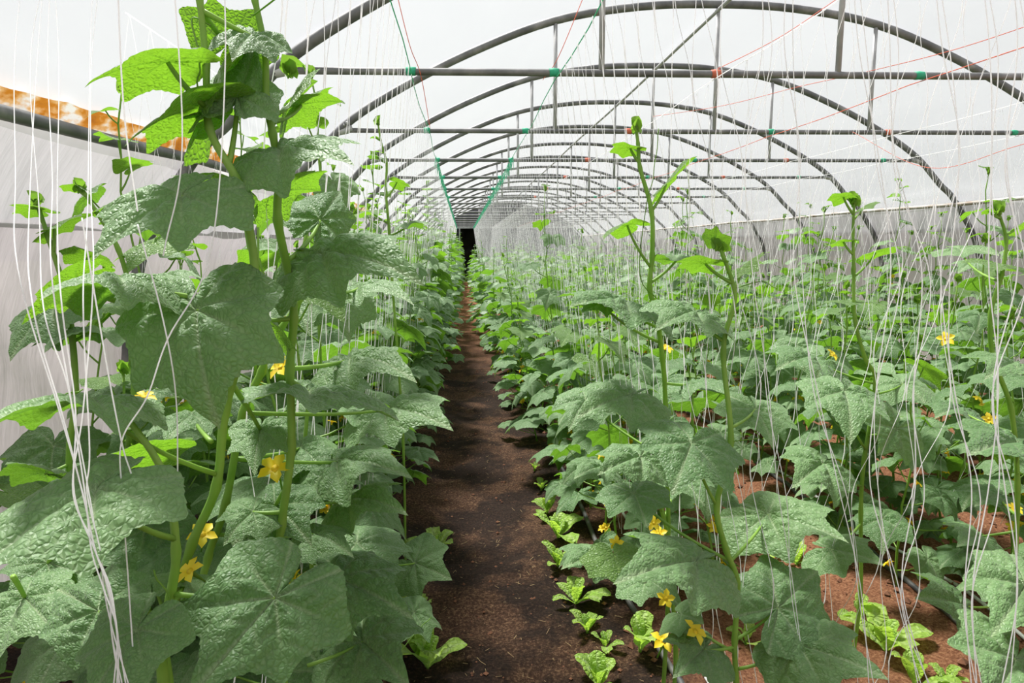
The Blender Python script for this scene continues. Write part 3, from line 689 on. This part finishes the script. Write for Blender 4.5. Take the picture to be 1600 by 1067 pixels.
hero('low vine with very large dark leaves at the very front before the curtain', 'plant',
    [(190,640,.8),(255,740,.8),(275,861,.8),(262,960,.8),(255,1060,.8)],
    [((150,768,.68),(-70,930,.56),(278,845,.8),.66,(-.2,-.75,.8),.14,.20),
     ((430,935,.80),(300,1090,.72),(426,900,.85),.78,(.05,-.8,.6),.12,.10),
     ((155,955,.85),(70,910,.95),(200,980,.85),1.1,(.05,-.75,.8),.1,.08),
     ((215,985,.72),(130,1110,.66),(250,970,.8),.68,(-.1,-.75,.7),.12,.12),
     ((40,935,.92),(95,1000,.85),(20,900,.9),1.2,(0,-.5,1),.15,.2),
     ((75,880,1.0),(10,945,.95),(85,860,1.0),1.1,(0,-.5,1),.15,.2),
     ((240,700,1.0),(120,745,.95),(270,760,.9),1.1,(.1,.5,.9),.1,.15,1),
     ((290,905,.95),(240,930,.88),(300,900,.9),1.3,(.2,.2,1),.1,.15),
     ((300,650,1.15),(260,700,1.05),(330,690,1.0),1.1,(0,-.5,1),.2,.2)],
    flowers=[(160,1060,1.0,.8)],
    tendrils=[[(178,1070,.75),(230,1000,.75),(268,950,.75),(238,890,.75)],[(560,1140,1.3),(595,1060,1.3),(640,1000,1.35),(672,965,1.4)]])
hero('thin young vine before the pale curtain, its bud under the stained strip', 'plant',
    [(55,308,1.35),(75,370,1.35),(100,450,1.35),(112,520,1.35),(118,620,1.35),(110,760,1.35)],
    [((60,328,1.35),(18,322,1.3),(75,350,1.35),1.0,(0,.4,1),.1,.2,1),
     ((85,355,1.35),(145,338,1.4),(85,395,1.35),.9,(0,.4,1),.1,.2,1),
     ((85,480,1.35),(20,560,1.3),(105,470,1.35),1.2,(0,-.2,1),.15,.2),
     ((140,400,1.4),(112,380,1.3),(110,440,1.35),1.3,(0,.6,1),.1,.2,1),
     ((150,520,1.4),(60,550,1.2),(112,520,1.35),1.0,(0,-.3,1),.15,.25),
     ((180,480,1.5),(130,500,1.4),(115,540,1.35),1.2,(0,.3,1),.15,.2,1),
     ((70,740,1.3),(10,730,1.2),(110,740,1.35),1.2,(0,-.3,1),.1,.2)],
    tips=[(56,312,1.35,.65)])
hero('thin vine with small bud and pointed leaves just behind the thin young one', 'plant',
    [(122,285,1.55),(150,330,1.55),(185,390,1.55),(205,470,1.55),(210,600,1.55),(200,760,1.55)],
    [((118,292,1.55),(98,288,1.5),(135,305,1.55),1.2,(0,.5,1),.1,.2,1),
     ((165,322,1.55),(205,312,1.6),(172,345,1.55),.8,(0,.5,1),.1,.2,1),
     ((240,380,1.6),(200,420,1.5),(190,400,1.55),1.2,(0,.3,1),.1,.2,1),
     ((260,430,1.7),(300,450,1.6),(205,470,1.55),1.2,(0,-.3,1),.15,.2),
     ((250,610,1.6),(330,620,1.5),(210,600,1.55),1.1,(0,-.3,1),.15,.2),
     ((280,670,1.5),(230,700,1.4),(208,620,1.55),1.2,(0,-.3,1),.15,.2)],
    tips=[(124,290,1.55,.7)])
# --- right of the path
hero('tall slender vine standing above the bushy field, two bright leaves against the arches', 'plant',
    [(992,190,1.6),(997,225,1.6),(1000,262,1.6),(1018,330,1.6),(1019,400,1.6),(1015,450,1.6),(1026,492,1.62),(1035,560,1.66),(1040,640,1.7)],
    [((985,232,1.6),(935,222,1.55),(998,258,1.6),.6,(0,.25,1),.1,.15,1),
     ((1041,288,1.6),(1088,242,1.62),(1019,335,1.6),.72,(-.6,.35,.8),.05,.1,1),
     ((980,352,1.58),(914,390,1.48),(1012,418,1.6),.62,(-.2,.3,1),.25,.12,1),
     ((1058,405,1.62),(1130,420,1.6),(1018,440,1.6),.75,(.1,.12,1),.12,.12),
     ((975,475,1.55),(882,486,1.4),(992,520,1.62),1.15,(0,-.45,1),.15,.2),
     ((945,480,1.62),(950,512,1.45),(990,540,1.62),1.6,(0,-.5,1),.2,.1),
     ((985,620,1.5),(905,650,1.4),(1035,640,1.68),1.1,(0,-.5,1),.15,.25),
     ((1080,600,1.8),(1140,620,1.65),(1038,600,1.68),1.1,(0,-.4,1),.15,.2),
     ((915,625,1.9),(890,672,1.8),(1000,690,1.8),1.2,(0,-.5,1),.2,.2)],
    tips=[(993,196,1.6,.8)], flowers=[(1040,545,1.9,.9)], tendrils=[[(1030,470,1.6),(1000,430,1.55),(1010,320,1.55),(1020,280,1.58),(1030,200,1.6)]])
hero('upright vine with star-shaped top leaf and large pale leaves beside the soil path', 'plant',
    [(1120,375,1.35),(1130,400,1.35),(1147,450,1.35),(1146,480,1.35),(1130,550,1.35),(1142,690,1.33),(1120,790,1.33),(1135,860,1.33),(1152,910,1.33),(1148,1000,1.33),(1150,1060,1.33)],
    [((1118,378,1.35),(1120,352,1.32),None,1.3,(0,-.6,1),.0,-.1,1),
     ((1160,420,1.37),(1204,388,1.42),(1148,448,1.35),.8,(-.1,.35,1),.1,.1,1),
     ((1102,412,1.36),(1045,405,1.30),(1143,440,1.35),.8,(0,.4,1),.1,.1,1),
     ((1085,490,1.38),(1012,525,1.26),(1128,530,1.36),1.1,(0,-.55,1),.18,.12),
     ((1080,693,1.30),(1052,768,1.20),(1120,790,1.33),1.45,(0,-.6,.9),.15,.14),
     ((1085,880,1.26),(950,908,1.12),(1145,905,1.33),.95,(0,-.5,1),.12,.2),
     ((990,772,1.40),(1010,822,1.32),(1050,860,1.4),1.5,(-.05,-.75,.7),.15,.15),
     ((1215,950,1.36),(1275,895,1.46),(1160,1000,1.33),1.4,(0,-.65,.9),.1,.1),
     ((1065,960,1.35),(1100,975,1.30),(1100,1010,1.36),1.7,(0,-.6,.9),.1,.15),
     ((1100,1015,1.30),(1050,1060,1.2),(1150,1010,1.33),1.2,(0,-.6,.9),.1,.15),
     ((1180,640,1.5),(1210,700,1.4),(1145,650,1.4),1.1,(0,-.6,.9),.15,.15),
     ((1200,805,1.55),(1330,850,1.40),(1150,850,1.4),.8,(0,-.55,1),.1,.2),
     ((1250,1010,1.3),(1385,1060,1.18),(1170,1040,1.33),.8,(0,-.55,1),.1,.2)],
    tips=[(1121,380,1.35,.7)], flowers=[(1085,987,1.30,1.1),(1036,1002,1.35,1.1),(1040,935,1.4,.8)],
    tendrils=[[(1143,690,1.33),(1165,687,1.3),(1186,684,1.3),(1178,672,1.3)],[(1150,450,1.35),(1190,440,1.33),(1215,452,1.3)]])
hero('vine with broad pale leaf over yellow flowers, between the drip hose and upright vine', 'plant',
    [(1010,640,1.75),(1015,720,1.72),(1035,800,1.70),(1045,850,1.70),(1048,900,1.7)],
    [((1000,715,1.65),(935,745,1.55),(1030,800,1.7),1.1,(0,-.5,1),.15,.2),
     ((1060,745,1.85),(1100,790,1.75),(1040,810,1.7),1.2,(0,-.5,1),.15,.2),
     ((940,730,1.95),(900,745,1.85),(990,810,1.8),1.3,(0,-.5,1),.15,.2),
     ((930,870,1.85),(875,890,1.75),(1000,870,1.75),1.1,(0,-.5,1),.15,.2),
     ((960,870,1.7),(975,920,1.62),(1020,880,1.7),1.5,(0,-.3,1),.1,.2,1),
     ((1010,905,1.6),(1060,945,1.5),(1045,880,1.68),1.2,(0,-.5,1),.15,.2)],
    flowers=[(1030,835,1.68,.9),(963,848,1.75,.8),(1022,818,1.66,.8),(1030,835,1.7,.8)])
hero('vine with large pale round leaf below the netting, growing from the red soil', 'plant',
    [(1335,312,1.95),(1333,360,1.95),(1334,420,1.95),(1336,500,1.95),(1352,560,1.97),(1368,600,1.98),(1350,720,1.98),(1345,800,2.0)],
    [((1318,308,1.95),(1295,300,1.9),(1333,335,1.95),1.1,(0,.3,1),.1,.2,1),
     ((1348,325,1.97),(1372,315,2.0),(1335,345,1.95),1.0,(0,.3,1),.1,.2,1),
     ((1368,395,2.0),(1420,385,1.95),(1336,430,1.95),.8,(0,.2,1),.1,.1,1),
     ((1318,378,1.95),(1290,382,1.85),(1334,400,1.95),1.0,(0,.4,1),.1,.1,1),
     ((1318,612,1.75),(1330,680,1.62),(1355,720,1.9),1.4,(0,-.65,.9),.2,.15),
     ((1400,670,1.9),(1370,712,1.85),(1355,690,1.95),1.4,(.1,-.8,.4),.1,.1),
     ((1285,725,1.85),(1235,765,1.72),(1345,760,1.98),1.3,(0,-.6,.9),.15,.2),
     ((1330,470,2.0),(1380,480,1.9),(1338,500,1.95),1.3,(0,.1,1),.1,.1,1),
     ((1270,560,2.1),(1200,580,1.95),(1345,600,1.97),1.1,(0,-.4,1),.15,.2),
     ((1410,600,2.1),(1450,640,2.0),(1360,620,1.97),1.2,(0,-.4,1),.15,.2),
     ((1300,860,1.8),(1375,880,1.7),(1345,830,1.98),1.1,(0,-.5,1),.15,.2)],
    tips=[(1335,312,1.95,.9)], flowers=[(1300,555,2.1,.9),(1478,530,2.2,1.1)])
hero('vine with wide pale leaves at the outer front, low under the netting', 'plant',
    [(1558,325,1.7),(1572,375,1.7),(1565,430,1.7),(1548,490,1.7),(1552,560,1.7),(1580,640,1.7),(1590,760,1.7),(1585,900,1.7)],
    [((1545,330,1.7),(1535,322,1.65),(1566,345,1.7),1.1,(0,.3,1),.1,.2,1),
     ((1590,355,1.72),(1620,340,1.7),(1572,370,1.7),1.1,(0,.3,1),.1,.2,1),
     ((1555,412,1.7),(1620,435,1.6),(1566,440,1.7),1.0,(0,.3,1),.1,.1,1),
     ((1500,390,2.2),(1560,400,2.1),(1550,440,1.8),1.2,(0,-.3,1),.1,.1),
     ((1585,570,1.55),(1512,602,1.42),(1555,590,1.7),1.0,(0,-.4,1),.2,.15),
     ((1590,695,1.40),(1480,718,1.25),(1595,760,1.6),1.1,(0,-.5,1),.12,.2),
     ((1530,838,1.75),(1480,862,1.62),(1580,820,1.7),1.3,(0,-.5,1),.15,.2),
     ((1500,945,1.62),(1430,935,1.55),(1570,960,1.65),1.3,(0,-.6,.9),.12,.15),
     ((1600,915,1.35),(1555,985,1.25),(1640,960,1.4),1.4,(0,-.6,.9),.12,.15),
     ((1585,1030,1.25),(1540,1110,1.15),(1640,1070,1.3),1.5,(0,-.65,.9),.12,.1),
     ((1500,640,2.0),(1440,660,1.85),(1560,660,1.8),1.1,(0,-.4,1),.15,.2),
     ((1560,775,1.9),(1510,800,1.8),(1590,790,1.75),1.2,(0,-.4,1),.15,.2)],
    tips=[(1560,326,1.7,.8)], flowers=[(1585,795,1.8,.9),(1545,655,2.1,.9)])
hero('single slender shoot rising against the far arches from the curtain-side row', 'plant',
    [(590,190,2.6),(596,225,2.6),(604,255,2.6),(603,300,2.6),(608,360,2.6),(612,430,2.6)],
    [((586,214,2.6),(578,212,2.5),(595,222,2.6),1.2,(0,.4,1),.1,.2,1),
     ((590,246,2.55),(578,243,2.5),(603,258,2.6),1.5,(0,-.5,1),.1,.2),
     ((620,285,2.6),(640,292,2.6),(603,305,2.6),1.3,(0,.4,1),.1,.2,1),
     ((580,330,2.6),(555,338,2.5),(606,350,2.6),1.3,(0,.2,1),.1,.2,1),
     ((640,350,2.6),(668,352,2.5),(608,370,2.6),1.2,(0,-.2,1),.15,.2)],
    tips=[(590,188,2.6,.8)], r0=.005, r1=.003)

# ------------------------------------------------------------------ small things
def ground_at(px, py, z=0.03):
    a = at(px, py, 1.0)-Vector((0, 0, CZ)); d = Vector((a.x, 1.0, a.z)); t = (z-CZ)/d.z
    return Vector((d.x*t, t, gz(d.x*t, t)))
# trellis nets: knotted white twine stretched between an overhead cord and the plants
def strand_pts(i, y0, wv, xt, xb, zt, zb, lev, rs, sub, wob):
    out = []; dz = (zt-zb)/lev; ph = rs.uniform(0, 6); amp = rs.uniform(.2, 1)*wob
    for j in range(lev*sub+1):
        u = j/sub; jj = int(math.floor(u)); fr = u-jj
        s0 = 0.46 if (i+jj) % 2 == 0 else -0.46; s1 = -s0
        sft = s0+(s1-s0)*(fr*fr*(3-2*fr) if sub > 2 else fr)
        z = zt-dz*u; f = u/lev
        out.append((xt+(xb-xt)*f + amp*0.010*math.sin(u*2.1+ph)*f, y0+(i+sft)*wv + amp*0.011*math.sin(u*3.3+ph*2)*f, z))
    return out
nets = [(-0.22, -0.42, 1.05, 'white knotted trellis net with green top band before the side curtain'),
        (-1.10, -1.14, 2.4, 'white trellis net hanging close against the side curtain'),
        (0.45, 0.68, 1.3, 'white trellis net with green top band, nearest beyond the path'),
        (1.20, 1.06, 1.5, 'white trellis net over the second row past the path'),
        (2.22, 2.02, 1.75, 'white trellis net over the red soil and third row'),
        (3.10, 3.00, 2.3, 'white trellis net along the middle of the wide field'),
        (4.05, 4.20, 3.1, 'white trellis net nearest the pale weathered rail')]
for ni, (xt, xb, ys_, lab) in enumerate(nets):
    rs = random.Random(900+ni); WV = 0.075; near_end = 3.2 if ni in (0, 2, 3) else 0
    t = empty('trellis_net', (0, 0, 0)); tag(t, lab, 'net', 'trellis nets over the plant rows')
    zt = HB-0.03; lev = 9; i = 0; y = ys_; far = MB()
    while ys_+i*WV < YE-0.3:
        y = ys_+i*WV
        if y < near_end:
            P = strand_pts(i, ys_, WV, xt, xb, zt, rs.uniform(.10, .3), lev, rs, 6, 1.0)
            b = MB(); rad = [0.0015 if k_ % 6 == 0 else 0.0008 for k_ in range(len(P))]
            b.tube(P, rad, 5, False); b.build('strand', M['twine'], t)
        else:
            P = strand_pts(i, ys_, WV, xt, xb, zt, rs.uniform(.2, .45), lev, rs, 1, .8)
            far.tube(P, 0.0008 if y < 9 else .0010, 3, False)
        i += 1
    o = far.build('twine_mesh', M['twine'], t); o['kind'] = 'stuff'
    gb = MB(); cord = M['green_twine'] if ni in (0, 2) else (M['red_twine'] if ni == 4 else M['twine'])
    P = [(xt+0.008*math.sin(y*3), y, HB-0.02-0.014*abs(math.sin((y-D0)/S*PI))) for y in np.arange(ys_, YE-.3, 0.4)]
    gb.tube(P, 0.0022, 5, False); gb.build('top_cord', cord, t)
    if ni in (0, 2):
        band = MB()
        for k_ in range(int((YE-.5-6)/0.05)):
            y = 6+k_*0.05; 
            band.tube([(xt+rs.uniform(-.01, .01), y, HB-.02), (xt+rs.uniform(-.02, .02), y+rs.uniform(-.04, .04), HB-.09-rs.random()*.05)], 0.0020, 3, False)
            if k_ % 4 == 0: band.tube([(xt, y, HB-.03-rs.random()*.09), (xt, y+.25, HB-.03-rs.random()*.09)], 0.0022, 3, False)
        o = band.build('green_band', M['green_twine'], t); o['kind'] = 'stuff'
# slack net strands gathered in a bundle at the very front
t = empty('slack_net_bundle', at(190, 1060, .60)); base = t.location.copy(); tag(t, 'bunch of slack white twine hanging gathered over the large front leaf', 'twine')
for k_, (x0, y0_, x1, y1_) in enumerate([(28,420,92,640),(50,470,98,650),(68,480,105,600),(80,420,110,620),(95,460,118,640),(130,470,140,700),(146,430,130,640),]):
    rs = random.Random(k_); Y = .60+rs.uniform(-.03, .03)
    P = [(x0+rs.uniform(-30, 40), -160, Y+.85), (x0+rs.uniform(-20, 20), 60, Y+.6), (x0+rs.uniform(-8, 8), y0_-150, Y+.22), (x0, y0_, Y), (x1, y1_, Y), (128+rs.uniform(-14, 16), 770, Y), (150+rs.uniform(-8, 8), 860, Y), (168+rs.uniform(-6, 6), 920, Y), (178+rs.uniform(-9, 9), 990, Y), (190+rs.uniform(-16, 16), 1080, Y)]
    b = MB(); b.tube([p-base for p in spline([at(*p) for p in P], 8)], 0.00065, 5, False); b.build('strand', M['twine'], t)
for k_, P in enumerate([[(345,-150,.8),(352,100,.78),(330,390,.74),(262,530,.7),(230,620,.7),(190,690,.7),(192,780,.7),(200,900,.7),(212,1080,.7)],
                        [(215,350,.72),(255,500,.72),(275,620,.74),(278,760,.74)], [(128,340,.7),(165,560,.7),(190,690,.7),(205,740,.7)],
                        [(178,-200,.72),(192,150,.7),(215,330,.72)], [(262,-160,.78),(285,220,.76),(255,400,.74)]]):
    b = MB(); b.tube(spline([at(*p) for p in P], 8), 0.0008, 5, False)
    tag(b.build('support_string', M['twine']), ['long slanting white string crossing the largest front leaf', 'short white string dropping from the pale drooping leaf', 'white string from the top corner down behind the twine bunch', 'thin white string over the uppermost bright leaf', 'thin white string between the two uppermost bright leaves'][k_], 'string', 'loose strings at the front')
# wavy strands pulled close to the viewpoint
for k_, (xs_, Y) in enumerate([((1243,1225,1250,1240,1275,1310,1345,1360), 1.15), ((1380,1390,1398,1440,1428,1430,1410,1460), 1.05), ((1452,1470,1500,1470,1490,1518,1508,1520), 1.0),
                               ((1520,1545,1550,1545,1560,1545,1520,1528), .95), ((1566,1590,1572,1590,1552,1570,1590,1560), .92), ((1330,1340,1372,1392,1370,1360,1405,1440), 1.1), ((1180,1192,1165,1175,1200,1215,1240,1262), 1.3)]):
    ysx = [-150, 60, 240, 420, 600, 760, 920, 1100]
    b = MB(); b.tube(spline([at(x, y, Y) for x, y in zip(xs_, ysx)], 8), 0.0009, 5, False)
    b.tube(spline([at(x+(14 if j % 2 else -2), y+20, Y+.01) for j, (x, y) in enumerate(zip(xs_, ysx))], 8), 0.0008, 5, False)
    tag(b.build('support_string', M['twine']), f'wavy pair of white strings hanging close to the viewpoint, {ORD[k_]} counted across', 'string', 'wavy front strings beyond the path')
# red cords slung from bars to film
for k_, P in enumerate([[(1680,15,3.0),(1500,75,3.1),(1355,112,3.26),(1250,135,3.6),(1130,165,4.2),(1020,182,4.86)], [(1320,-10,3.2),(1215,60,3.25),(1100,118,3.3)], [(918,-20,3.2),(872,90,3.26),(848,125,3.5)],
                        [(1600,225,3.4),(1450,262,4.0),(1330,205,4.86)], [(615,-30,3.0),(640,70,3.1),(658,120,3.26),(672,200,4.0)]]):
    b = MB(); b.tube(spline([at(*p) for p in P], 8), 0.0016, 4, False)
    tag(b.build('slung_cord', M['red_twine']), ['long thin red cord sloping down from the film to the tie bar', 'thin red cord crossing the first arch beside the hanger', 'short red cord beside the hanger above the path', 'red cord low over the wide field, tied to the second bar', 'faint red cord above the left plants'][k_], 'cord', 'red cords')
# hoses on the beds
def hose(x, y0, r, m, lab, sd, nm='drip_hose'):
    P = [(x+0.03*math.sin(y*1.3+sd)+0.012*math.sin(y*4+sd), y, gz(x+0.03*math.sin(y*1.3+sd)+0.012*math.sin(y*4+sd), y)+r*1.1) for y in np.arange(y0, 24, .12)]
    b = MB(); b.tube(P, r, 8); tag(b.build(nm, m), lab, 'hose')
hose(0.62, 1.5, .011, M['hose'], 'black drip hose along the bed edge beside the soil path', 0)
hose(1.80, 1.5, .011, M['hose'], 'black drip hose lying on the red soil of the second bed', 2)
hose(3.05, 1.7, .011, M['hose'], 'black drip hose in the middle of the wide field', 4)
hose(-0.60, 1.5, .011, M['hose'], 'black drip hose hidden under the tall plants before the curtain', 1)
hose(0.77, 1.5, .007, M['pvc'], 'thin pale grey pipe beside the first black hose', 3, 'water_pipe')
hose(1.88, 1.5, .007, M['pvc'], 'thin pale grey pipe beside the hose on red soil', 5, 'water_pipe')
# lettuce seedlings
def lettuce_leaf(seed):
    rs = random.Random(seed); V = []; UV = []; n, k = 9, 7; ve = []
    for i in range(n+1):
        t = i/n; wd = 0.05+0.36*max(0, t-.12)**.7*(1.35-t)*(1+.10*math.sin(t*16+seed)) if t > .12 else .045
        if t > .9: wd *= max(.3, (1-t)*6+.35)
        for j in range(k):
            u = j/(k-1)*2-1
            V.append((u*wd, t*math.cos(t*.5), .22*t - .30*t**3 + .06*abs(u)*wd*3 + .045*t*math.sin(u*5+t*11+seed)*abs(u))); UV.append((u*wd, t)); ve.append(1.0 if j == k//2 else 0.0)
    F = [(i*k+j, i*k+j+1, (i+1)*k+j+1, (i+1)*k+j) for i in range(n) for j in range(k-1)]
    me = bpy.data.meshes.new('leaf'); me.from_pydata(V, [], F); me.materials.append(M['lettuce'])
    uvl = me.uv_layers.new(name='UVMap'); li = np.empty(len(me.loops), int); me.loops.foreach_get('vertex_index', li)
    uvl.data.foreach_set('uv', np.array(UV)[li].reshape(-1)); a = me.attributes.new('vein', 'FLOAT', 'POINT'); a.data.foreach_set('value', ve)
    me.polygons.foreach_set('use_smooth', [True]*len(me.polygons)); return me
LET = [lettuce_leaf(k_) for k_ in range(5)]
crown_b = MB(); crown_b.tube([(0, 0, -.01), (0, 0, .015)], [.007, .004], 6); LCROWN = crown_b.mesh('crown', M['bud'])
lets = [(846,758,.07,'small lettuce seedling farthest along the path edge'), (855,795,.12,'lettuce seedling with rounded leaves beside the path, under a drooping vine leaf'),
        (872,838,.15,'large ruffled lettuce seedling on the path edge before the black hose'), (872,878,.10,'small frilled lettuce seedling with a yellow-edged leaf'),
        (900,935,.12,'lettuce seedling with two spreading leaves beside the black hose'), (918,985,.09,'upright small lettuce seedling alone on bare soil'),
        (935,1062,.12,'lettuce seedling nearest the viewpoint on the path edge'), (945,1015,.07,'tiny lettuce seedling close behind the nearest one'), (1000,1022,.13,'lettuce seedling with curly top sitting across the black hose'),
        (680,850,.12,'lettuce seedling on the vine side of the path, pressed against dark leaves'), (668,1030,.16,'tall frilly lettuce seedling at the front on the vine side'), (655,960,.10,'small pale lettuce seedling behind the tall frilly one'),
        (1245,872,.12,'rounded lettuce seedling on the red soil between beds'), (1215,855,.09,'small lettuce seedling just behind the rounded one on red soil'), (1180,795,.08,'small lettuce seedling farthest back on red soil'),
        (1385,1000,.15,'ruffled lettuce seedling beside the hose on the second bed'), (1345,960,.10,'darker lettuce seedling behind the ruffled one'), (1430,1060,.13,'bright curly lettuce seedling at the front of the second bed'),
        (1165,1010,.09,'lettuce seedling half hidden under the upright vine'), (1480,1062,.08,'small lettuce seedling at the frame edge of the second bed'), (835,730,.06,'tiny sprout of lettuce by the yellow flowers')]
for k_, (px, py, s_, lab) in enumerate(lets):
    p = ground_at(px, py); rs = random.Random(70+k_); t = empty('lettuce_seedling', p, rs.random()*6)
    tag(t, lab, 'lettuce', 'lettuce seedlings along the bed edges'); link('crown', LCROWN, t)
    nl = rs.randint(5, 7)
    for j in range(nl):
        a = j*2.4+rs.uniform(-.3, .3); el = rs.uniform(.35, 1.1) if j < nl-2 else 1.2; sz = s_*rs.uniform(.9, 1.4)*(0.75 if j >= nl-2 else 1)
        d = Vector((math.cos(a)*math.cos(el), math.sin(a)*math.cos(el), math.sin(el)))
        link('leaf', rs.choice(LET), t, frame((d.x*.006, d.y*.006, .005), Vector((d.x*.006, d.y*.006, .005))+d, (-math.cos(a)*.6, -math.sin(a)*.6, 1), rs.uniform(.8, 1.1), sz))
# crumbs of soil and straw on the near ground
rs = np.random.RandomState(5); b = MB(); st = MB()
for k_ in range(2600):
    y = 1.7+6*rs.rand()**1.6; x = -0.5+3.6*rs.rand(); s_ = (.003+.011*rs.rand()**3)*(1.6 if x > .5 else .8)
    z = gz(x, y)+s_*.3; o_ = (rs.rand(6, 1)*.5+.75)
    V = np.array([(1,0,0),(0,1,0),(-1,0,0),(0,-1,0),(0,0,.8),(0,0,-.8)])*o_*s_+(x, y, z)
    b.add(V, [(0,1,4),(1,2,4),(2,3,4),(3,0,4),(1,0,5),(2,1,5),(3,2,5),(0,3,5)])
for k_ in range(1500):
    y = 1.7+5*rs.rand()**1.4; x = -0.3+3.2*rs.rand(); a = rs.rand()*6; L = .004+.014*rs.rand()**2; z = gz(x, y)+.004
    st.tube([(x-math.cos(a)*L, y-math.sin(a)*L, z), (x+math.cos(a)*L, y+math.sin(a)*L, z+.003)], .0007, 3, False)
tag(b.build('soil_crumbs', M['clod'], smooth=False), 'brown and reddish crumbs of soil lying on the beds', 'soil', kind='stuff')
tag(st.build('straw_bits', M['straw']), 'dry straw bits scattered over the soil', 'straw', kind='stuff')
